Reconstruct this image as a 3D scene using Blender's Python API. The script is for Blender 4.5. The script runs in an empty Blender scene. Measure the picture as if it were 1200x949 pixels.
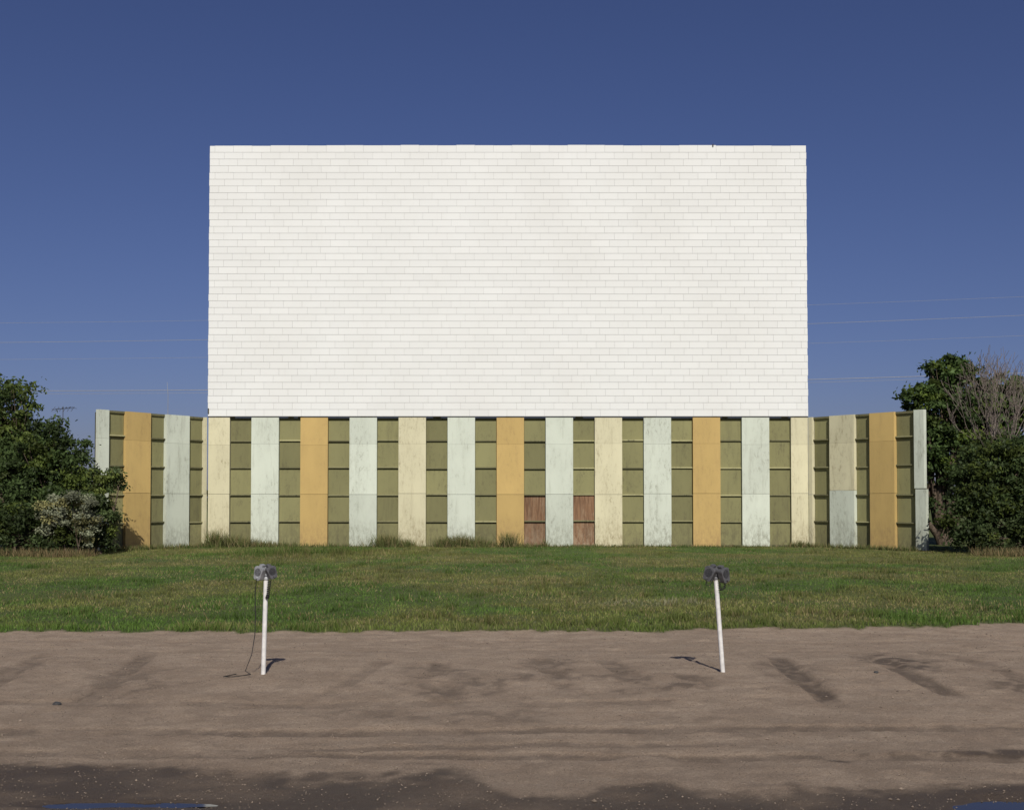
import bpy, bmesh, math, random
import numpy as np
from mathutils import Vector, Matrix
random.seed(7); R=np.random.default_rng(11)
scene=bpy.context.scene
COL=scene.collection

# ---------------------------------------------------------------- noise
_T=R.random((256,256))
def vnoise(x,y,seed=0):
    x=np.asarray(x,float)+seed*17.3; y=np.asarray(y,float)+seed*9.1
    xi=np.floor(x).astype(int); yi=np.floor(y).astype(int)
    fx=x-xi; fy=y-yi; fx=fx*fx*(3-2*fx); fy=fy*fy*(3-2*fy)
    a=_T[xi&255,yi&255]; b=_T[(xi+1)&255,yi&255]; c=_T[xi&255,(yi+1)&255]; d=_T[(xi+1)&255,(yi+1)&255]
    return (a*(1-fx)+b*fx)*(1-fy)+(c*(1-fx)+d*fx)*fy
def fbm(x,y,seed=0,o=4):
    s=0;a=.5;t=0
    for i in range(o):
        s=s+a*vnoise(np.asarray(x)*2**i,np.asarray(y)*2**i,seed+i*3); t+=a; a*=.5
    return s/t
def sstep(a,b,x):
    t=np.clip((x-a)/(b-a),0,1); return t*t*(3-2*t)

# ---------------------------------------------------------------- helpers
def empty(name,loc=(0,0,0)):
    o=bpy.data.objects.new(name,None); o.location=loc; o.empty_display_size=.3; COL.objects.link(o); return o
def addobj(name,me,mat=None,parent=None):
    o=bpy.data.objects.new(name,me); COL.objects.link(o)
    if mat: me.materials.append(mat)
    if parent: o.parent=parent
    return o
def npmesh(name,V,F,cols=None,smooth=False):
    V=np.asarray(V,np.float32); F=np.asarray(F,np.int32); m,k=F.shape
    me=bpy.data.meshes.new(name)
    me.vertices.add(len(V)); me.vertices.foreach_set('co',V.ravel())
    me.loops.add(m*k); me.loops.foreach_set('vertex_index',F.ravel())
    me.polygons.add(m); me.polygons.foreach_set('loop_start',np.arange(0,m*k,k,dtype=np.int32))
    me.polygons.foreach_set('loop_total',np.full(m,k,np.int32))
    me.polygons.foreach_set('use_smooth',np.full(m,bool(smooth)))
    me.update(calc_edges=True)
    if cols is not None:
        for nm,c in cols.items():
            c=np.asarray(c,np.float32)
            if c.shape[1]==3: c=np.hstack([c,np.ones((len(c),1),np.float32)])
            at=me.color_attributes.new(nm,'FLOAT_COLOR','POINT'); at.data.foreach_set('color',c.ravel())
    return me

class Boxes:
    """oriented boxes in a local frame (s along, n out, z up)"""
    def __init__(s): s.V=[];s.F=[];s.C=[]
    def add(s,fr,s0,s1,n0,n1,z0,z1,v=None,tilt=0):
        (ox,oy),(ux,uy),(nx,ny)=fr; b=len(s.V)
        if v is None: v=random.uniform(.93,1.05)
        for (a,n,z) in [(s0,n0,z0),(s1,n0,z0),(s1,n1,z0),(s0,n1,z0),(s0,n0,z1),(s1,n0,z1),(s1,n1-tilt,z1),(s0,n1-tilt,z1)]:
            s.V.append((ox+ux*a+nx*n,oy+uy*a+ny*n,z)); s.C.append((v,v,v))
        s.F+= [(b,b+3,b+2,b+1),(b+4,b+5,b+6,b+7),(b,b+1,b+5,b+4),(b+1,b+2,b+6,b+5),(b+2,b+3,b+7,b+6),(b+3,b,b+4,b+7)]
    def obj(s,name,mat,parent):
        me=npmesh(name,s.V,s.F,{'var':s.C})
        bm=bmesh.new(); bm.from_mesh(me); bmesh.ops.recalc_face_normals(bm,faces=bm.faces)
        for f in bm.faces: f.smooth=False
        bm.to_mesh(me); bm.free()
        return addobj(name,me,mat,parent)

class Tubes:
    def __init__(s): s.V=[];s.F=[]
    def add(s,pts,rad,k=6,cap=True):
        pts=[Vector(p) for p in pts]; n=len(pts)
        if not hasattr(rad,'__len__'): rad=[rad]*n
        b0=len(s.V); up=Vector((.31,.17,.93))
        for i,p in enumerate(pts):
            t=(pts[min(i+1,n-1)]-pts[max(i-1,0)]).normalized()
            a=t.cross(up)
            if a.length<.05: a=t.cross(Vector((1,0,0)))
            a.normalize(); c=t.cross(a)
            for j in range(k):
                w=2*math.pi*j/k; s.V.append(tuple(p+(a*math.cos(w)+c*math.sin(w))*rad[i]))
        for i in range(n-1):
            for j in range(k):
                s.F.append((b0+i*k+j,b0+i*k+(j+1)%k,b0+(i+1)*k+(j+1)%k,b0+(i+1)*k+j))
        if cap and k==6:
            for e,bb in ((0,b0),(1,b0+(n-1)*k)):
                s.F.append((bb,bb+1,bb+2,bb+3)); s.F.append((bb,bb+3,bb+4,bb+5))
    def obj(s,name,mat,parent=None): return addobj(name,npmesh(name,s.V,s.F,smooth=True),mat,parent)

# ---------------------------------------------------------------- materials
class NT:
    def __init__(s,name):
        s.m=bpy.data.materials.new(name); s.m.use_nodes=True; s.t=s.m.node_tree; s.n=s.t.nodes; s.b=s.n['Principled BSDF']
        s.co=s.n.new('ShaderNodeTexCoord').outputs['Object']
    def link(s,a,b): s.t.links.new(a,b)
    def map(s,scale=(1,1,1),loc=(0,0,0)):
        n=s.n.new('ShaderNodeMapping'); n.inputs['Scale'].default_value=scale; n.inputs['Location'].default_value=loc; s.link(s.co,n.inputs[0]); return n.outputs[0]
    def noise(s,scale,detail=4,rough=.55,vec=None):
        n=s.n.new('ShaderNodeTexNoise'); n.inputs['Scale'].default_value=scale; n.inputs['Detail'].default_value=detail; n.inputs['Roughness'].default_value=rough
        s.link(vec or s.co,n.inputs['Vector']); return n.outputs['Fac']
    def rng(s,v,a,b,c=0,d=1):
        n=s.n.new('ShaderNodeMapRange'); n.inputs[1].default_value=a;n.inputs[2].default_value=b;n.inputs[3].default_value=c;n.inputs[4].default_value=d; s.link(v,n.inputs[0]); return n.outputs[0]
    def math(s,op,a,b):
        n=s.n.new('ShaderNodeMath'); n.operation=op
        for i,v in enumerate((a,b)):
            if isinstance(v,(int,float)): n.inputs[i].default_value=v
            else: s.link(v,n.inputs[i])
        return n.outputs[0]
    def mix(s,f,a,b,mode='MIX'):
        n=s.n.new('ShaderNodeMix'); n.data_type='RGBA'; n.blend_type=mode
        for i,v in ((0,f),(6,a),(7,b)):
            if isinstance(v,(int,float)): n.inputs[i].default_value=v
            elif isinstance(v,tuple): n.inputs[i].default_value=(*v,1)
            else: s.link(v,n.inputs[i])
        return n.outputs[2]
    def attr(s,name):
        n=s.n.new('ShaderNodeAttribute'); n.attribute_name=name; return n.outputs['Color']
    def sep(s,c):
        n=s.n.new('ShaderNodeSeparateColor'); s.link(c,n.inputs[0]); return n.outputs
    def out(s,col,rough=.8,bump=None,bs=.3,bd=.01):
        if isinstance(col,tuple): s.b.inputs['Base Color'].default_value=(*col,1)
        else: s.link(col,s.b.inputs['Base Color'])
        if isinstance(rough,float): s.b.inputs['Roughness'].default_value=rough
        else: s.link(rough,s.b.inputs['Roughness'])
        s.b.inputs['Specular IOR Level'].default_value=.3
        if bump is not None:
            n=s.n.new('ShaderNodeBump'); n.inputs['Strength'].default_value=bs; n.inputs['Distance'].default_value=bd
            s.link(bump,n.inputs['Height']); s.link(n.outputs[0],s.b.inputs['Normal'])
        return s.m

def painted_wood(name,c,dirt=.5,stain=(.12,.11,.08),seed=0,grain=0):
    m=NT(name)
    big=m.noise(.9,4,.6,m.map((1,1,.5),(seed,0,0)))
    strk=m.noise(3.2,5,.7,m.map((1,1,.12),(seed*3,0,0)))
    fine=m.noise(7,6,.8,m.map((1,1,.4),(0,seed,0)))
    chip=m.noise(5,7,.85,m.map((1,1,.6),(seed,seed,0)))
    col=m.mix(m.rng(big,.35,.65,0,.5),c,tuple(x*.8 for x in c))
    f=m.math('MULTIPLY',m.rng(fine,.52,.64),m.rng(big,.40,.62))
    col=m.mix(m.math('MULTIPLY',f,dirt),col,stain)
    f2=m.rng(strk,.54,.74,0,.6*dirt)
    col=m.mix(f2,col,stain)
    col=m.mix(m.rng(chip,.635,.665,0,.6*dirt),col,(.24,.21,.16))      # flaked paint, grey wood
    if grain:
        gr=m.noise(11,5,.7,m.map((1,1,.07),(seed,0,3)))
        col=m.mix(m.rng(gr,.42,.62,0,grain),col,(.10,.05,.028))
    z=m.n.new('ShaderNodeSeparateXYZ'); m.link(m.co,z.inputs[0])
    low=m.math('MULTIPLY',m.rng(z.outputs[2],0,1.5,1,0),m.rng(fine,.4,.58))
    col=m.mix(m.math('MULTIPLY',low,.7),col,stain)
    col=m.mix(1.,col,m.attr('var'),'MULTIPLY')
    return m.out(col,.85,fine,.15,.006)

def plain(name,c,rough=.7,metal=0,var=.25,ns=12):
    m=NT(name); n=m.noise(ns,4)
    col=m.mix(m.rng(n,.3,.7),tuple(x*(1-var) for x in c),tuple(min(1,x*(1+var*.5)) for x in c))
    m.b.inputs['Metallic'].default_value=metal
    return m.out(col,rough,n,.2,.003)

M_mint=painted_wood('mint_paint',(.62,.665,.56),.7,(.24,.24,.18),1)
M_cream=painted_wood('cream_paint',(.66,.62,.42),.7,(.28,.23,.13),5)
M_orange=painted_wood('ochre_paint',(.56,.395,.15),.5,(.36,.24,.11),9)
M_olive=painted_wood('olive_paint',(.235,.225,.105),.7,(.12,.11,.06),13)
M_brown=painted_wood('bare_plywood',(.27,.155,.085),.9,(.38,.30,.20),17,.8)
M_batten=painted_wood('batten_paint',(.20,.19,.10),.8,(.05,.05,.03),21)
M_dark=plain('dark_timber',(.05,.045,.035),.9)

# white screen
m=NT('white_screen_paint')
n1=m.noise(.25,4); n2=m.noise(5,4,.7,m.map((1,1,.18)))
c=m.mix(m.rng(n1,.35,.65),(.715,.72,.69),(.745,.755,.73))
c=m.mix(m.rng(n2,.58,.8,0,.16),c,(.5,.48,.42))
c=m.mix(1.,c,m.attr('var'),'MULTIPLY')
M_white=m.out(c,.8,n2,.05,.002)
M_back=plain('screen_backing',(.42,.42,.40),.9)

# ---------------------------------------------------------------- ground
PUD=[(-2.95,9.12,.62,.09),(3.85,9.10,.70,.27)]
def yb(x):
    return 20.75+.55*(fbm(x/1.7,x*0+3.3,5)-.5)+.35*(vnoise(x/.25,x*0,9)-.5)+np.clip(x-2,0,8)*.17
# tyre tracks: (kind, centre, slope, curve, start, end, half width, strength)
TRK=[('y',3.55,.02,.03,12.8,17.6,.15,1.),('y',4.95,-.03,.03,13.2,17.9,.14,.9),('y',-4.9,-.10,-.03,12.6,18,.15,.7),('y',-6.35,-.10,-.03,12.8,18,.15,.65),
     ('y',-.9,-.12,.04,13.2,17,.15,.75),('y',.55,-.12,.04,13.2,17.4,.15,.75),('y',-1.9,.14,-.02,13,17.5,.13,.5),('y',1.5,-.2,.02,13.5,17.2,.16,.7),('y',6.3,-.1,.02,13.2,18.5,.15,.6),
     ('x',11.9,.02,.002,-12,12,.16,.6),('x',13.3,.015,.001,-12,4,.15,.45),('x',10.75,-.03,.003,-5,12,.13,.6),('x',11.2,.05,-.003,-12,3,.12,.5),('x',17.9,.01,.0,-12,12,.2,.35),('x',19.3,-.01,.0,-12,12,.2,.3)]
def tracks(x,y):
    t=np.zeros_like(x)
    n=fbm(x/.7,y/.7,51,3); w=.25*(fbm(x/1.5,y/1.5,52,2)-.5)
    for (k,c,s_,q,a,b,hw,st) in TRK:
        if k=='y': v=y-15; d=np.abs(x-(c+s_*v+q*v*v)+w); al=sstep(a,a+1,y)*(1-sstep(b-1,b,y))
        else: v=x; d=np.abs(y-(c+s_*v+q*v*v)+w*1.3); al=sstep(a,a+2,x)*(1-sstep(b-2,b,x))
        t=np.maximum(t,st*al*(1-sstep(hw*.7,hw*1.3,d))*sstep(.18,.45,n))
    return t
def height(x,y):
    d=1-sstep(-.3,.3,y-yb(x))
    h=.12*np.exp(-((y-15.4)/2.3)**2)
    h=h+d*(.05*(fbm(x/2.5,y/1.6,1)-.5)+.024*(fbm(x/.30,y/.24,2,3)-.5)+.02*(fbm(x/.45,y/3,4,3)-.5)+.014*(vnoise(x/.11,y/.11,71)-.5))
    h=h-d*.04*tracks(x,y)
    far=sstep(20,24,y)*(1-sstep(50,56,y))
    h=h+far*.20*(fbm(x/6,y/6,6)-.5)+(1-d)*.03*(1-sstep(30,50,y))
    for (px,py,rx,ry) in PUD:
        h=h-.055*np.exp(-(((x-px)/rx)**2+((y-py)/ry)**2))
    r=np.sqrt(x*x+y*y); h=h*(1-sstep(70,100,r))
    return h
def axis(a,b,st,ext,g=1.22):
    c=list(np.arange(a,b+1e-6,st)); s=st;v=a;L=[]
    while v>-ext: s*=g; v-=s; L.append(v)
    s=st;v=b;H=[]
    while v<ext: s*=g; v+=s; H.append(v)
    return np.array(L[::-1]+c+H)
xs=axis(-11,11,.045,2500)
ys=axis(7.5,22.5,.04,2500)
ys=ys[ys<=22.5]; ys=np.concatenate([ys,np.arange(22.75,60,.3)]); s=.3;v=ys[-1];H=[]
while v<2500: s*=1.2; v+=s; H.append(v)
ys=np.concatenate([ys,H])
X,Y=np.meshgrid(xs,ys); Z=height(X,Y)
nx=len(xs); ny=len(ys)
I=np.arange(nx*ny).reshape(ny,nx)
F=np.stack([I[:-1,:-1].ravel(),I[:-1,1:].ravel(),I[1:,1:].ravel(),I[1:,:-1].ravel()],1)
def gmask(x,y):
    return sstep(-.12,.12,y-yb(x)+.45*(fbm(x/.3,y/.3,8)-.5))
# damp / churned soil
def damp(x,y):
    w=np.zeros_like(x)
    n=fbm(x/.5,y/.5,12); nf=fbm(x/.15,y/.2,13,3)
    for (cx,cy,rx,ry,a) in [(-.55,14.7,.95,1.3,.75),(.5,15.5,.45,1.4,.75),(1.9,14.5,1.1,.65,.8),(3.55,15.1,.4,1.8,.7),(5.3,16.4,.5,1.6,1.),
                           (-4.6,14.4,.7,1.5,.6),(-.9,12.6,1.8,.35,.5),(4.3,10.9,.9,.17,1.),(2.9,10.6,.35,.13,.95),(.3,10.7,.6,.1,.7),(6.1,14.3,.6,.6,.8),(-6.4,15.3,.7,1.1,.55)]:
        r=np.sqrt(((x-cx)/rx)**2+((y-cy)/ry)**2)
        w=np.maximum(w,.85*a*(1-sstep(.2,1.25,r+2.0*(n-.5)))*(.35+.65*sstep(.38,.6,nf)))
    w=np.maximum(w,.85*tracks(x,y)*(.6+.4*sstep(.35,.6,nf)))
    edge=10.35-.75*sstep(-.6,1.6,x)+.15*np.sin(x*.9)+1.1*(fbm(x/1.3,y/.5,15)-.5)-1.0*np.exp(-((x-.25)/.5)**2)
    w=np.maximum(w,(1-sstep(-.25,.25,y-edge+.5*(nf-.5)))*(.88+.8*(n-.5)))
    for (px,py,rx,ry) in PUD:
        r=np.sqrt(((x-px)/(rx*1.6))**2+((y-py)/(ry*2.2))**2); w=np.maximum(w,1-sstep(.7,1.2,r+.5*(n-.5)))
    w=np.maximum(w,.22*sstep(.5,.62,fbm(x/1.3,y/.4,19))*(.4+.6*sstep(.35,.6,nf)))
    w=np.maximum(w,.18*sstep(.5,.62,fbm(x/.35,y/.35,25)))
    return np.clip(w+.10*(1-sstep(10.5,16,y)),0,1)
G=gmask(X,Y); D=damp(X,Y)
LUSH=fbm(X/3.2,Y/4.5,21)
me=npmesh('ground',np.stack([X.ravel(),Y.ravel(),Z.ravel()],1),F,{'mask':np.stack([G.ravel(),D.ravel(),LUSH.ravel()],1)},smooth=True)
m=NT('dirt_and_turf')
s=m.sep(m.attr('mask')); g,d,l=s[0],s[1],s[2]
nA=m.noise(1.6,5,.6); nB=m.noise(16,7,.85); nC=m.noise(48,4,.8); nS=m.noise(3,4,.6,m.map((.35,1,1)))
dirt=m.mix(m.rng(nA,.3,.7),(.40,.30,.212),(.51,.40,.295))
dirt=m.mix(m.rng(nS,.45,.7,0,.3),dirt,(.31,.225,.158))
dirt=m.mix(m.rng(nB,.38,.66,0,.55),dirt,(.25,.18,.124))
dirt=m.mix(m.rng(nC,.56,.66,0,.55),dirt,(.64,.54,.43))
dirt=m.mix(m.rng(nC,.46,.36,0,.55),dirt,(.16,.118,.084))
dirt=m.mix(m.math('MULTIPLY',d,.92),dirt,(.07,.051,.037))
turf=m.mix(m.rng(l,.35,.65),(.135,.145,.042),(.085,.125,.03))
turf=m.mix(m.rng(nA,.55,.72,0,.35),turf,(.2,.175,.08))
turf=m.mix(m.rng(nB,.3,.7,0,.6),turf,(.04,.055,.018))
bh=m.math('ADD',nB,m.math('MULTIPLY',nC,.6))
mat=m.out(m.mix(g,dirt,turf),m.rng(d,.6,1,.95,.62),bh,.9,.035)
addobj('ground',me,mat)

# puddles
wm=NT('puddle_water'); wn=wm.noise(3,2); M_water=wm.out((.03,.027,.022),.06,wn,.05,.01); wm.b.inputs['Specular IOR Level'].default_value=.6
for (px,py,rx,ry) in PUD:
    base=float(height(np.array([px]),np.array([py]))[0]); V=[(px,py,0)];k=40
    for j in range(k):
        a=2*math.pi*j/k; rr=1.15+.12*math.sin(3*a)+.1*math.sin(5*a+1)
        V.append((px+rx*rr*math.cos(a),py+ry*rr*math.sin(a),0))
    V=[(a,b,base+.026) for a,b,_ in V]
    me=bpy.data.meshes.new('puddle'); me.from_pydata(V,[],[(0,j+1,(j+1)%k+1) for j in range(k)]); addobj('puddle',me,M_water)

# gravel
N=22000
gx=R.uniform(-9,9,N); gy=8+13*R.random(N)**1.2; gz=height(gx,gy); gs=R.uniform(.004,.010,N)*(1+1.2*(R.random(N)>.985))
octa=np.array([(1,0,0),(-1,0,0),(0,1,0),(0,-1,0),(0,0,.7),(0,0,-.7)])
of=np.array([(0,2,4),(2,1,4),(1,3,4),(3,0,4),(2,0,5),(1,2,5),(3,1,5),(0,3,5)])
th=R.uniform(0,6.28,N); rot=np.stack([np.cos(th),np.sin(th)],1)
O=octa[None]*R.uniform(.6,1.3,(N,6,1))
V=np.empty((N,6,3)); V[...,0]=O[...,0]*rot[:,:1]-O[...,1]*rot[:,1:]; V[...,1]=O[...,0]*rot[:,1:]+O[...,1]*rot[:,:1]; V[...,2]=O[...,2]
V=V*gs[:,None,None]+np.stack([gx,gy,gz+gs*.3],1)[:,None]
Fg=(of[None]+6*np.arange(N)[:,None,None]).reshape(-1,3)
addobj('gravel',npmesh('gravel',V.reshape(-1,3),Fg),plain('pebble',(.24,.19,.145),.9,0,.6,3))

# ---------------------------------------------------------------- grass
def foliage_mat(name,trans=.35,rough=.7):
    m=NT(name); m.link(m.attr('col'),m.b.inputs['Base Color']); m.b.inputs['Roughness'].default_value=rough; m.b.inputs['Specular IOR Level'].default_value=.2
    t=m.n.new('ShaderNodeBsdfTranslucent'); m.link(m.attr('col'),t.inputs[0])
    mx=m.n.new('ShaderNodeMixShader'); mx.inputs[0].default_value=trans
    m.link(m.b.outputs[0],mx.inputs[1]); m.link(t.outputs[0],mx.inputs[2]); m.link(mx.outputs[0],m.n['Material Output'].inputs['Surface']); return m.m
M_grass=foliage_mat('grass_blades',.3); M_leaf=foliage_mat('leaves',.3,.6)

def blades(name,x,y,h,w,col,lean=.5):
    n=len(x); z=height(x,y)-.005
    a=R.uniform(0,6.28,n); la=R.uniform(0,6.28,n); L=R.random(n)*lean*h
    dx=np.cos(a)*w/2; dy=np.sin(a)*w/2
    V=np.empty((n,3,3))
    V[:,0]=np.stack([x-dx,y-dy,z],1); V[:,1]=np.stack([x+dx,y+dy,z],1); V[:,2]=np.stack([x+np.cos(la)*L,y+np.sin(la)*L,z+h],1)
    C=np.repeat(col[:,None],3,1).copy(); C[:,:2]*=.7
    return addobj(name,npmesh(name,V.reshape(-1,3),np.arange(3*n).reshape(n,3),{'col':C.reshape(-1,3)}),M_grass)
def gcol(x,y,n):
    l=fbm(x/3.2,y/4.5,21)[:,None]; k=sstep(.40,.60,l)
    c=np.array([.215,.235,.065])*(1-k)+np.array([.125,.215,.042])*k
    k2=sstep(.5,.62,fbm(x/1.6,y/2.6,41))[:,None]
    dry=(R.random((n,1))<(.12*(1-k)+.03+.28*k2)); c=np.where(dry,np.array([.36,.30,.14]),c)
    c=c*(.55+.9*fbm(x/.9,y/1.4,43))[:,None]
    return c*R.uniform(.65,1.3,(n,1))
N=340000
u=R.random(N); y=20.3+ (58.2-20.3)*u**1.15; x=R.uniform(-1,1,N)*(.52*y+2)
keep=gmask(x,y)>.4
keep&=R.random(N)<(.2+1.5*fbm(x/.8,y/.8,33))
x=x[keep];y=y[keep];n=len(x)
band=np.exp(-((y-yb(x))/.9)**2)
patch=np.exp(-(((x+8.5)/3.6)**2+((y-50)/3.0)**2))
patch=patch*sstep(.3,.6,fbm(x/.7,y/.7,61))
tuft=sstep(.60,.72,fbm(x/.55,y/.7,62))
h=R.uniform(.025,.065,n)*(.5+1.1*fbm(x/1.2,y/1.2,31))+band*R.uniform(0,.06,n)*fbm(x/.4,y/.4,63)*1.6+patch*R.uniform(.1,.5,n)+tuft*R.uniform(.02,.14,n)
c=gcol(x,y,n); c=c*(1-.35*patch[:,None]); c=c*(1-.25*tuft[:,None])
wp=np.exp(-(((x-3.1)/1.2)**2+((y-26.5)/.7)**2))[:,None]*(R.random((n,1))<.5)
c=c*(1-wp)+np.array([.42,.4,.27])*wp
bb=band[:,None]; c=c*(1-.5*bb)+np.array([.12,.21,.035])*.5*bb
blades('grass',x,y,h,R.uniform(.012,.03,n),c,.8)
# weeds along fence foot
wx=[];wy=[];wh=[]
for (cx,sp,num,hh) in [(-14.3,.25,420,1.0),(-13.5,.3,420,.75),(-12.7,.4,500,.55),(-11.8,.7,500,.4),(-9.5,1.6,400,.3),(-6.1,.3,700,.75),(-5.3,.4,500,.5),(-3.3,.25,500,.6),(-2.5,.35,600,.75),(-1.8,.3,500,.6),(-1.2,.25,400,.4),(-.15,.2,380,.85),(.7,.5,250,.3),(3,2,250,.22),(8,4,700,.22),(0,9,1100,.2),(13.9,.3,300,.4),(1.6,.1,60,.5)]:
    wx.append(R.normal(cx,sp,num)); wy.append(58.05-np.abs(R.normal(0,.3,num))); wh.append(R.uniform(.25,1,num)*hh)
for (o,u_,L) in [((-14.95,58.5),(-.551,-.834),6.3),((14.5,58.5),(.625,-.78),6.4)]:
    t=R.uniform(0,L,1200); wx.append(o[0]+u_[0]*t-np.sign(o[0])*.45+R.normal(0,.1,1200)); wy.append(o[1]+u_[1]*t-.35+R.normal(0,.1,1200)); wh.append(R.uniform(.08,.3,1200))
x=np.concatenate(wx);y=np.concatenate(wy);h=np.concatenate(wh);n=len(x)
c=np.array([.13,.155,.05])*R.uniform(.5,1.5,(n,1)); dry=R.random((n,1))<.3; c=np.where(dry,np.array([.32,.26,.13]),c)
blades('weeds',x,y,h,R.uniform(.02,.05,n),c,.8)
# tall dry grass under the bushes
N=9000; sd=R.random(N)<.5
x=np.where(sd,R.uniform(-27,-17.2,N),R.uniform(19,28,N)); y=R.uniform(47.8,50,N)
c=np.array([.32,.24,.12])*R.uniform(.5,1.3,(N,1)); gr=R.random((N,1))<.35; c=np.where(gr,np.array([.12,.13,.05]),c)
blades('tall_dry_grass',x,y,R.uniform(.1,.45,N),R.uniform(.02,.04,N),c,.8)

# ---------------------------------------------------------------- movie screen
FM=((-14.9,58.5),(1,0),(0,-1))
scr=empty('drive_in_movie_screen',(0,0,0))
W=29.4; Z0=6.37; Z1=19.72; NC=40; ch=(Z1-Z0)/NC
B=Boxes()
for r in range(NC):
    z=Z0+r*ch; L=.915
    off=[0,.5,.22,.72][r%4]*L+random.uniform(-.03,.03); s0=-off
    e0=random.uniform(-.010,.015); e1=W+random.uniform(-.015,.010)
    while s0<W:
        a=max(s0+.0035,e0); b=min(s0+L-.0035,e1)
        if b-a>.05:
            v=random.gauss(1,.011)
            if r==NC-1 and 24.55<a+.45<25.3: zt=z+ch-.09
            else: zt=z+ch-.011+ (random.uniform(-.015,.012)+.03*math.sin(math.pi*a/W) if r==NC-1 else 0)
            B.add(FM,a,b,.06,.10+random.uniform(0,.004),z,zt,v,tilt=.005)
        s0+=L
B.obj('screen_panels',M_white,scr)
B=Boxes(); B.add(FM,.03,W-.03,0.0,.06,Z0+.03,Z1-.05,1); B.obj('screen_backing',M_back,scr)
B=Boxes(); B.add(FM,.0,W,-.02,.085,Z0-.05,Z0-.003,1.); B.obj('bottom_dark_strip',M_dark,scr)  # thin dark strip along the screen's bottom edge
T=Tubes()
B=Boxes()
for i in range(9):
    s_=.4+i*(W-.8)/8
    B.add(FM,s_-.12,s_+.12,-.66,-.36,0,Z1-.15,1)
    x=-14.9+s_; T.add([(x,64.8,0),(x,59.2,13.5)],.09); T.add([(x,61.7,6.6),(x,59.2,6.0)],.06)
for z in np.arange(6.9,19.5,1.6): B.add(FM,.1,W-.1,-.355,-.003,float(z),float(z)+.14,1)
B.obj('tower_frame',M_dark,scr); T.obj('tower_braces',M_dark,scr)
T=Tubes(); T.add([(9.9,58.38,19.66),(9.9,58.36,19.78)],.03); T.add([(-14.86,58.36,6.5),(-14.86,58.36,6.75)],.03); T.obj('notch_marks',M_dark,scr)  # short dark tubes added to draw the notches in the screen edge

# ---------------------------------------------------------------- striped fence
fen=empty('striped_wooden_fence',(0,0,0))
BX={k:Boxes() for k in 'MCOGBT'}
MT={'M':('mint_boards',M_mint),'C':('cream_boards',M_cream),'O':('ochre_boards',M_orange),'G':('olive_panels',M_olive),'B':('bare_plywood_panels',M_brown),'T':('battens',M_batten)}
H=6.31
ROWS=[0.03,1.22,2.52,3.84,5.17,H]
def strip(fr,s0,s1,k,k2=None,split=None,top=H,n1=.06,n0=-.14):
    z1=split if split else 2.56+random.uniform(-.03,.03)
    if k2: z1=2.72
    o=random.uniform(0,.018)
    BX[k2 or k].add(fr,s0+.005,s1-.005,n0,n1+o,.02,z1,random.uniform(.86,1.05))
    z2=5.0+random.uniform(-.04,.04); o2=random.uniform(0,.018)
    BX[k].add(fr,s0+.003,s1-.003,n0,n1+o2,z1+.014,z2,random.uniform(.92,1.05))
    BX[k].add(fr,s0+.004,s1-.004,n0,n1+o2-.003,z2+.006,top,random.uniform(.92,1.05))
def green(fr,s0,s1,brown=False):
    jz=[0]+[random.uniform(-.03,.03) for _ in range(4)]+[0]
    for i in range(5):
        a=ROWS[i]+jz[i]; b=ROWS[i+1]+jz[i+1]
        k='B' if (brown and i<2) else 'G'
        lean=random.uniform(-.012,.012)
        BX[k].add(fr,s0+.01,s1-.01,-.17,-.135+lean,a+.03,b-.03,random.choice([.8,.9,1,1,1.08,1.15]))
        if i>0:
            BX['T'].add(fr,s0+.01,s1-.01,-.17,-.03+random.uniform(-.02,.02),a-.028,a+.028,random.choice([.7,.9,1,1.3,1.6,2.2]))
    BX['T'].add(fr,s0+.01,s1-.01,-.17,-.06,H-.10,H,.8)
    BX['T'].add(fr,s0+.01,s1-.01,-.17,-.05,-.05,.07,.8)
    BX['T'].add(fr,s0-.05,s1+.05,-.21,-.175,0,H-.02,.35)
s=1.08
strip(FM,0.03,s,'C')
seq='MOMCMOMCMOMC'
for k in range(12):
    a=s+k*2.402; b=a+1.055
    green(FM,a,b,k in(6,7))
    e=a+2.402 if k<11 else 29.40
    strip(FM,b,e,seq[k])
def nrm(v): l=math.hypot(*v); return (v[0]/l,v[1]/l)
ul=nrm((-.551,-.834)); FL=((-14.95,58.46),ul,(.834,-.551))
ur=nrm((.625,-.78)); FR=((14.52,58.46),ur,(-.78,-.625))
strip(FL,.04,.18,'C'); green(FL,.18,1.14); strip(FL,1.14,2.54,'M'); green(FL,2.54,3.45); strip(FL,3.45,4.85,'O'); green(FL,4.85,5.79); strip(FL,5.79,6.36,'M')
strip(FR,.04,.26,'C'); green(FR,.26,1.27); strip(FR,1.27,2.67,'C','M'); green(FR,2.67,3.52); strip(FR,3.52,4.84,'O'); green(FR,4.84,5.85)
BX['M'].add(FR,5.86,6.36,-.14,.07,2.80,H+.02,1); BX['M'].add(FR,5.92,6.46,-.10,.085,.02,2.76,.92)
for k,b in BX.items(): b.obj(MT[k][0],MT[k][1],fen)
B=Boxes()
for fr,L in ((FM,W),(FL,6.3),(FR,6.3)):
    for z in (.6,2.6,4.6,6.1): B.add(fr,.1,L-.1,-.30,-.215,z-.06,z+.06,1)
    if L<10:
        for q in (.4,2.3,4.2,6.1): B.add(fr,q-.07,q+.07,-.45,-.305,0,H-.1,1)
B.obj('rear_framing',M_dark,fen)

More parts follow.
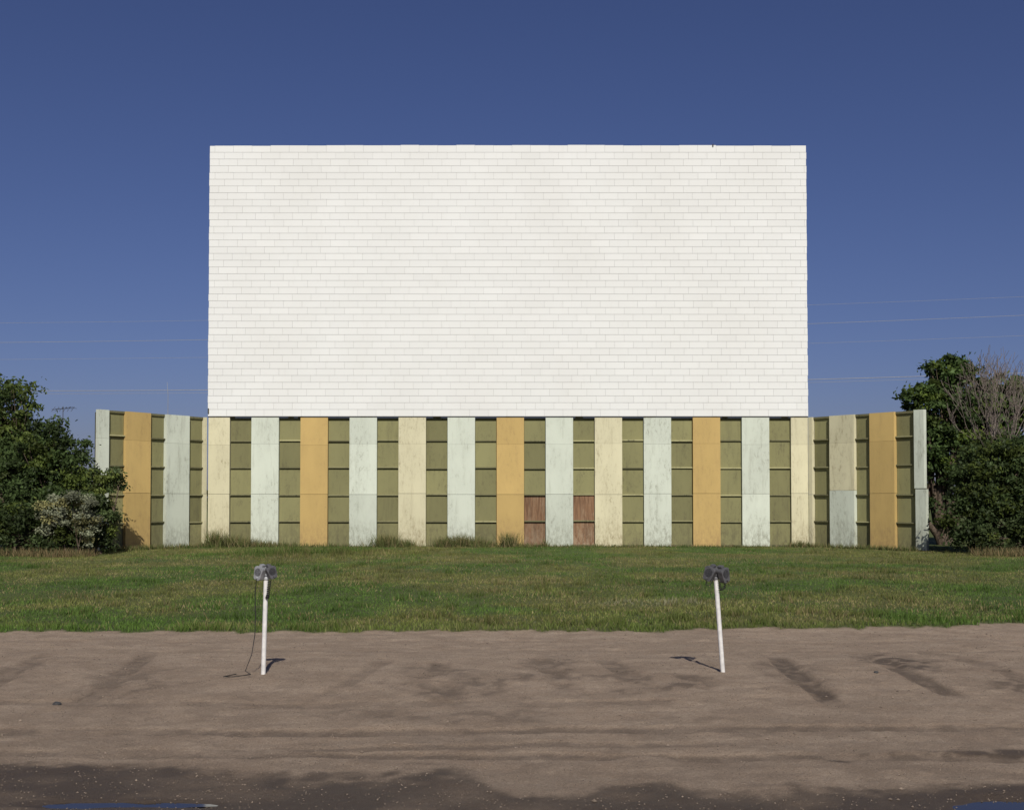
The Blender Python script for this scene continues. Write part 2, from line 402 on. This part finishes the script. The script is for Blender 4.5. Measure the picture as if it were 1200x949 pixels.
# ---------------------------------------------------------------- trees
bark=plain('bark',(.12,.09,.065),.95,0,.5,9); bark_g=plain('grey_bark',(.22,.18,.155),.95,0,.4,9)
def leafcloud(C,nrmls,size,col,name,parent):
    n=len(C)
    a=R.normal(size=(n,3)); a/=np.linalg.norm(a,axis=1,keepdims=True)
    b=np.cross(a,nrmls+R.normal(0,.6,(n,3))); b/=np.linalg.norm(b,axis=1,keepdims=True)+1e-9
    s1=size*R.uniform(.6,1.2,n); s2=s1*R.uniform(.4,.7,n)
    A=a*s1[:,None]; Bv=b*s2[:,None]
    V=np.stack([C-A,C+Bv*.9,C+A,C-Bv*.9],1).reshape(-1,3)
    return addobj(name,npmesh(name,V,np.arange(4*n).reshape(n,4),{'col':np.repeat(col,4,0)}),M_leaf,parent)
def tree(name,base,blobs,nleaf,leaf,col,trunks=1,tr=.16,barkm=None,clump=.42):
    bx,by=base; root=empty(name,(0,0,0)); T=Tubes()
    tot=sum(b[3]*b[4]*b[5] for b in blobs)
    P=[];Nn=[];CC=[]
    for (cx,cy,cz,rx,ry,rz) in blobs:
        nc=max(6,int(34*(rx*ry*rz)**.6))
        d=R.normal(size=(nc,3)); d/=np.linalg.norm(d,axis=1,keepdims=True)
        rad=R.uniform(.3,1.25,(nc,1))**.6
        cen=np.array([cx,cy,cz])+d*rad*np.array([rx,ry,rz])
        cen[:,2]=np.maximum(cen[:,2],.25)
        per=int(nleaf*(rx*ry*rz)/tot/nc)
        bb=Vector((bx+random.uniform(-.25,.25)*trunks*.6,by+random.uniform(-.25,.25),-.1)); tp=Vector((cx,cy,cz))
        mid=bb.lerp(tp,.45)+Vector((random.uniform(-.3,.3),random.uniform(-.3,.3),.35*(cz*.3)))
        q=[bb,bb.lerp(mid,.5)+Vector((random.uniform(-.1,.1),0,0)),mid,mid.lerp(tp,.6)+Vector((random.uniform(-.2,.2),0,.1)),tp]
        T.add(q,[tr,tr*.8,tr*.6,tr*.4,tr*.22])
        for j in range(nc):
            cs=clump*random.uniform(.5,1.3); k=int(per*random.uniform(.4,1.5))
            off=R.normal(0,1,(k,3)); off/=np.linalg.norm(off,axis=1,keepdims=True); off*=(R.random((k,1))**.5)*cs*np.array([1.25,1.25,.75])
            stray=R.random((k,1))<.12; off=np.where(stray,off*1.7,off)
            P.append(cen[j]+off); Nn.append(off/cs)
            br=random.uniform(.5,1.5); cl=np.array(col)*br*R.uniform(.7,1.3,(k,1))
            if random.random()<.3: cl=cl*np.array([1.35,1.2,.8])
            CC.append(cl)
            if j%2==0:
                e=Vector(cen[j]); st=q[3] if random.random()<.5 else q[2]
                T.add([st,st.lerp(e,.55)+Vector((0,0,-.08)),e],[tr*.28,tr*.17,.012],4,False)
    P=np.vstack(P);Nn=np.vstack(Nn);CC=np.vstack(CC)
    P[:,2]=np.maximum(P[:,2],.04+.1*R.random(len(P)))
    T.obj('trunk_and_limbs',barkm or bark,root)
    leafcloud(P,Nn,np.full(len(P),leaf),CC,'foliage',root)
    return root
DG=(.058,.088,.027)
tree('tree',(-21.6,52.5),[(-21.9,52.3,6.1,1.1,1.2,1.4),(-22.6,52.8,4.4,1.6,1.5,1.8),(-21.2,52.4,4.3,1.2,1.2,1.3),(-23.6,53,6.0,1.6,1.5,1.9),(-20.6,52.5,3.2,1.2,1.2,1.2)],24000,.11,DG,2,.15)
tree('tree',(-19.6,51.5),[(-19.9,51.5,4.4,.9,1.0,1.2),(-19.0,51.3,3.8,.85,1.0,1.3),(-20.8,51.2,3.4,1.1,1.0,1.4),(-18.9,51.0,2.4,1.0,1.,1.1),(-20.0,50.7,2.0,1.4,1.,1.2)],24000,.10,(.052,.08,.025),2,.13)
tree('bush',(-17.7,51),[(-17.7,51,2.6,.7,.8,1.1),(-17.5,50.9,1.3,.75,.8,1.0),(-18.6,50.4,1.2,1.,.8,1.),(-17.0,51.2,3.2,.35,.5,.5)],13000,.085,(.07,.10,.035),3,.06,None,.3)
tree('flowering_bush',(-18.0,49.6),[(-17.9,49.3,1.8,.75,.6,.75),(-18.7,49.2,1.6,.7,.6,.8),(-17.6,49.4,1.1,.6,.5,.6)],8500,.06,(.22,.235,.155),3,.04,None,.26)
tree('bush',(-20.6,49.6),[(-20.4,49.6,1.1,1.2,.9,1.0),(-22.0,49.8,1.2,1.3,1.,1.1),(-19.2,49.6,.7,.8,.6,.6),(-24,50,1.5,1.4,1.,1.4)],16000,.095,(.048,.07,.023),3,.06)
tree('tree',(21.9,60.8),[(22.0,60.6,8.3,1.2,1.3,1.25),(20.6,60.6,7.6,.8,1.0,.7),(23.2,60.8,7.5,1.3,1.4,1.4),(21.6,60.3,6.4,1.3,1.3,1.1),(25,61,7.5,1.4,1.4,1.2),(26.2,61,6.9,1.3,1.3,1.3),(24,60.6,5.8,1.4,1.2,1.3),(22.5,60.5,4.4,1.6,1.4,1.5),(20.8,60.5,5.6,.8,.9,.9),(20.3,60.5,4.0,.8,.8,1.2),(20.2,60.5,2.2,.8,.8,1.3)],44000,.13,(.065,.104,.03),1,.22)
tree('bush',(20.9,52.2),[(20.7,52.2,4.1,.9,.9,1.1),(20.0,52.0,2.9,.85,.9,1.2),(21.7,51.3,3.5,1.0,.8,1.2),(22.8,51.8,4.2,1.1,.9,1.3),(20.6,51.2,2.6,.9,.8,1.1),(22.4,51.1,2.3,1.2,.8,1.3),(19.7,51.6,1.3,.9,.9,1.1),(21.4,51.0,1.4,1.2,.9,1.2)],42000,.10,(.05,.075,.025),3,.1)
tree('bush',(23,50.4),[(22.6,50.4,1.2,1.3,.8,1.1),(20.4,50.4,.7,.8,.6,.7),(24.3,51,2.0,1.4,1,1.8)],12000,.1,(.056,.078,.028),3,.06)
# half-dead tree
root=empty('bare_tree',(0,0,0)); T=Tubes()
def branch(p,d,L,r,lev):
    n=4; pts=[p]; q=p.copy(); dd=d.copy()
    for i in range(n):
        dd=(dd+Vector((random.gauss(0,.10),random.gauss(0,.10),random.gauss(.05,.06)))).normalized(); q=q+dd*L/n; pts.append(q.copy())
    T.add(pts,[max(.007,r*(1-.16*i)) for i in range(n+1)],5 if lev<2 else 4,False)
    if lev>=6: return
    for k in range(3 if lev<4 else 2):
        nd=(dd+Vector((random.gauss(0,.36),random.gauss(0,.36),random.gauss(.18,.22)))).normalized()
        branch(pts[random.choice([2,3,4])] if k else q,nd,L*random.uniform(.6,.80),r*.5,lev+1)
branch(Vector((21.7,52.6,0)),Vector((-.0,0,1)),2.8,.10,0)
branch(Vector((22.6,52.8,0)),Vector((.0,0,1)),3.0,.11,0)
T.obj('branches',bark_g,root)

# distant shelter belt around the site
P=[]
for k in range(260):
    a=random.uniform(-math.pi,math.pi); rr=random.uniform(230,300); c=np.array([rr*math.sin(a),rr*math.cos(a),random.uniform(1.5,4)])
    P.append(c+R.normal(0,1,(110,3))*np.array([4.5,4.5,1.6]))
P=np.vstack(P);P[:,2]=np.abs(P[:,2])
leafcloud(P,R.normal(size=P.shape),np.full(len(P),.9),np.array([.05,.068,.028])*R.uniform(.6,1.3,(len(P),1)),'distant_trees',None)

# ---------------------------------------------------------------- power lines
M_wire=plain('wire_metal',(.36,.36,.38),.6,.0)
pl=empty('power_lines',(0,0,0)); T=Tubes()
for (yl,yr,r) in [(378,347,.011),(401,369,.018),(421,393,.011),(458,437,.030),(461.5,440.5,.014)]:
    zl=2.3+(585-yl)*.0857; zr=2.3+(585-yr)*.0857; pts=[]
    sl=(zr-zl)/102.8
    for i in range(41):
        x=-75+150*i/40; z=(zl+zr)/2+sl*x-.9*(1-(x/75)**2)+.5
        pts.append((x,120,z))
    T.add(pts,r,4,False)
T.obj('wires',M_wire,pl)
for x in (-75,75):
    up=empty('utility_pole',(x,120,0)); T=Tubes(); T.add([(0,0,-.2),(0,0,25)],[.22,.14])
    for z in (13.6,16.9,19.2,21.8): T.add([(-.0,-.9,z),(0,.9,z)],.07)
    T.obj('mast_and_arms',bark,up)
an=empty('tv_antenna',(-25.6,68,0)); T=Tubes(); T.add([(0,0,0),(0,0,7.6)],.02)
T.add([(-.6,0,7.4),(.6,0,7.55)],.012)
for i in range(6):
    x=-.55+i*.22; L=.25+.07*i; T.add([(x,-L,7.42+i*.02),(x,L,7.42+i*.02)],.010); T.add([(x-.1,-.02,7.42-.12),(x+.1,.02,7.42+.16)],.010)
T.obj('mast_and_elements',M_dark,an)
rd=empty('whip_antenna',(-17.6,61,0)); T=Tubes(); T.add([(0,0,0),(0,0,7.6),(-.05,0,8.3)],[.03,.012,.007]); T.obj('mast',plain('grey_rod',(.3,.3,.3)),rd)

# ---------------------------------------------------------------- speaker posts
M_post=plain('white_post_paint',(.70,.69,.66),.6,0,.2,14)
M_cast=plain('cast_aluminium',(.36,.37,.38),.45,.3,.3,18)
M_castd=plain('weathered_casting',(.13,.13,.135),.5,.3,.3,18)
M_grill=plain('grille_dark',(.03,.03,.032),.6); M_cord=plain('rubber_cord',(.025,.025,.025),.6)
def prof_solid(bm,prof,y0,y1,mtx,bev=.008):
    b2=bmesh.new(); f=b2.faces.new([b2.verts.new((x,y0,z)) for x,z in prof]); r=bmesh.ops.extrude_face_region(b2,geom=[f])
    for v in [g for g in r['geom'] if isinstance(g,bmesh.types.BMVert)]: v.co.y=y1
    bmesh.ops.recalc_face_normals(b2,faces=b2.faces)
    bmesh.ops.bevel(b2,geom=b2.edges[:],offset=bev,segments=2,affect='EDGES',profile=.6)
    b2.transform(mtx); me=bpy.data.meshes.new('t'); b2.to_mesh(me); b2.free(); bm.from_mesh(me); bpy.data.meshes.remove(me)
def cyl(bm,r0,r1,depth,mtx,seg=20):
    b2=bmesh.new(); bmesh.ops.create_cone(b2,cap_ends=True,segments=seg,radius1=r0,radius2=r1,depth=depth); b2.transform(mtx)
    me=bpy.data.meshes.new('t'); b2.to_mesh(me); b2.free(); bm.from_mesh(me); bpy.data.meshes.remove(me)
def bmobj(name,bm,mat,parent,smooth=False):
    me=bpy.data.meshes.new(name); bm.to_mesh(me); bm.free(); return addobj(name,me,mat,parent)
def rpoly(w_top,w_bot,h,r=.02,seg=4):
    pts=[]; cs=[(w_bot/2-r,-h/2+r,-90),(w_top/2-r,h/2-r,0),(-w_top/2+r,h/2-r,90),(-w_bot/2+r,-h/2+r,180)]
    for cx,cz,a in cs:
        for i in range(seg+1):
            t=math.radians(a+90*i/seg); pts.append((cx+r*math.cos(t),cz+r*math.sin(t)))
    return pts
def speaker(root,i,loc,rz,ry,mat,sc=1.):
    M=Matrix.Translation(loc)@Matrix.Rotation(rz,4,'Z')@Matrix.Rotation(ry,4,'Y')@Matrix.Scale(sc,4)
    bm=bmesh.new()
    prof_solid(bm,rpoly(.135,.105,.165,.03),-.04,.03,M,.006)
    prof_solid(bm,rpoly(.05,.04,.05,.012),-.012,.05,M@Matrix.Translation((0,0,.09)),.003)
    bmobj('speaker_%d_body'%i,bm,mat,root)
    bm=bmesh.new(); X90=Matrix.Rotation(math.pi/2,4,'X')
    cyl(bm,.046,.046,.006,M@Matrix.Translation((0,-.0415,.018))@X90)
    bmobj('speaker_%d_grille'%i,bm,M_grill,root)
    bm=bmesh.new()
    for k in range(-3,4):
        w=math.sqrt(max(0,.046**2-(k*.012)**2))
        prof_solid(bm,[(-w,-.002),(w,-.002),(w,.002),(-w,.002)],-.049,-.0455,M@Matrix.Translation((0,0,.018+k*.012)),.0006)
    cyl(bm,.016,.013,.02,M@Matrix.Translation((0,-.05,-.055))@X90,12)
    bmobj('speaker_%d_slats_and_knob'%i,bm,mat,root)
def coil(T,pts,r=.016,turns=14,rad=.0035):
    P=[]; n=turns*9; pts=[Vector(p) for p in pts]; m_=len(pts)-1
    for i in range(n+1):
        t=i/n*m_; k=min(int(t),m_-1); p=pts[k].lerp(pts[k+1],t-k); d=(pts[k+1]-pts[k]).normalized()
        a=d.cross(Vector((0,1,.1))).normalized(); c=d.cross(a); w=2*math.pi*turns*i/n
        P.append(p+a*r*math.cos(w)+c*r*math.sin(w))
    T.add(P,rad,4,False)
def post(x,y,lean,dark,seed):
    z=float(height(np.array([x]),np.array([y]))[0]); root=empty('drive_in_speaker_post',(x,y,z)); H_=1.2
    top=Vector((lean,0,H_))
    T=Tubes(); T.add([(0,0,-.1),tuple(top)],.029,12,False); T.obj('post',M_post,root)
    bm=bmesh.new(); cyl(bm,.045,.036,.05,Matrix.Translation(top),16)
    cyl(bm,.055,.055,.085,Matrix.Translation(top+Vector((0,0,.065))),18); cyl(bm,.055,.02,.03,Matrix.Translation(top+Vector((0,0,.1225))),18)
    prof_solid(bm,[(-.12,-.012),(.12,-.012),(.12,.012),(-.12,.012)],-.015,.015,Matrix.Translation(top+Vector((0,.0,.085))),.004)
    bmobj('junction_box',bm,M_castd if dark else M_cast,root)
    T=Tubes()
    if not dark:
        speaker(root,1,top+Vector((-.068,-.055,.05)),math.radians(-30),math.radians(16),M_cast,1.02)
        speaker(root,2,top+Vector((.075,-.05,.06)),math.radians(38),math.radians(-20),M_castd,.95)
        coil(T,[top+Vector((.06,-.07,-.03)),top+Vector((.045,-.05,-.12)),top+Vector((.035,-.045,-.22)),top+Vector((.02,-.04,-.26))],.020,13,.005)
        T.add([top+Vector(v) for v in [(-.11,-.05,-.03),(-.125,-.05,-.2),(-.12,-.04,-.5),(-.13,-.03,-.72),(-.16,-.06,-.95)]]+[Vector((-.2,-.1,.05)),Vector((-.1,-.25,.03)),Vector((-.28,-.38,.02)),Vector((-.42,-.3,.01)),Vector((-.3,-.15,.02))],.0055,6)
    else:
        speaker(root,1,top+Vector((-.085,-.05,.045)),math.radians(-35),math.radians(22),M_castd,1.1)
        speaker(root,2,top+Vector((.09,-.05,.025)),math.radians(40),math.radians(-16),M_castd,1.12)
        T.add([top+Vector(v) for v in [(-.12,-.06,-.03),(-.14,-.07,-.09),(-.09,-.08,-.10),(-.04,-.07,-.02),(-.02,-.07,.04)]],.006,6)
        coil(T,[top+Vector((.11,-.07,-.02)),top+Vector((.10,-.08,-.12)),top+Vector((.05,-.06,-.16)),top+Vector((.035,-.05,-.05))],.015,12,.0045)
    T.obj('cords',M_cord,root)
    return root
post(-3.10,14.95,.03,False,1)
post(2.68,15.22,-.09,True,2)

for (x,y,s_) in [(-5.0,13.2,.045),(5.2,11.1,.045),(4.55,15.0,.03)]:
    bm=bmesh.new(); bmesh.ops.create_icosphere(bm,subdivisions=2,radius=s_)
    for v in bm.verts: v.co*=random.uniform(.8,1.15); v.co.z*=.6
    o=bmobj('rock',bm,plain('dark_rock',(.06,.06,.06),.8),None); o.location=(x,y,float(height(np.array([x]),np.array([y]))[0])+s_*.2)

# ---------------------------------------------------------------- light
EL=37; AZ=7
sd=Vector((math.sin(math.radians(AZ))*math.cos(math.radians(EL)),-math.cos(math.radians(AZ))*math.cos(math.radians(EL)),math.sin(math.radians(EL))))
L=bpy.data.lights.new('sun','SUN'); L.energy=3.95; L.angle=math.radians(.5); L.color=(1,.95,.86)
lo=bpy.data.objects.new('sun',L); COL.objects.link(lo); lo.rotation_euler=(-sd).to_track_quat('-Z','Y').to_euler(); lo.location=(0,-5,30)
w=bpy.data.worlds.new('World'); scene.world=w; w.use_nodes=True; nt=w.node_tree
sk=nt.nodes.new('ShaderNodeTexSky'); sk.sky_type='NISHITA'; sk.sun_disc=False; sk.sun_elevation=math.radians(EL); sk.sun_rotation=math.radians(180-AZ)
sk.air_density=.9; sk.dust_density=.9; sk.ozone_density=4
mm=nt.nodes.new('ShaderNodeMix'); mm.data_type='RGBA'; mm.blend_type='MULTIPLY'; mm.inputs[0].default_value=1
nt.links.new(sk.outputs[0],mm.inputs[6]); mm.inputs[7].default_value=(.73,.68,.94,1)
bg=nt.nodes['Background']; nt.links.new(mm.outputs[2],bg.inputs[0]); bg.inputs[1].default_value=.053

# ---------------------------------------------------------------- camera
cd=bpy.data.cameras.new('camera'); cam=bpy.data.objects.new('camera',cd); COL.objects.link(cam); scene.camera=cam
cam.location=(0,0,2.3); cam.rotation_euler=(math.radians(91.7),0,0); cd.lens=42; cd.sensor_width=36; cd.shift_y=.0575; cd.clip_start=.1; cd.clip_end=6000
scene.view_settings.view_transform='Standard'; scene.view_settings.look='None'; scene.view_settings.exposure=0
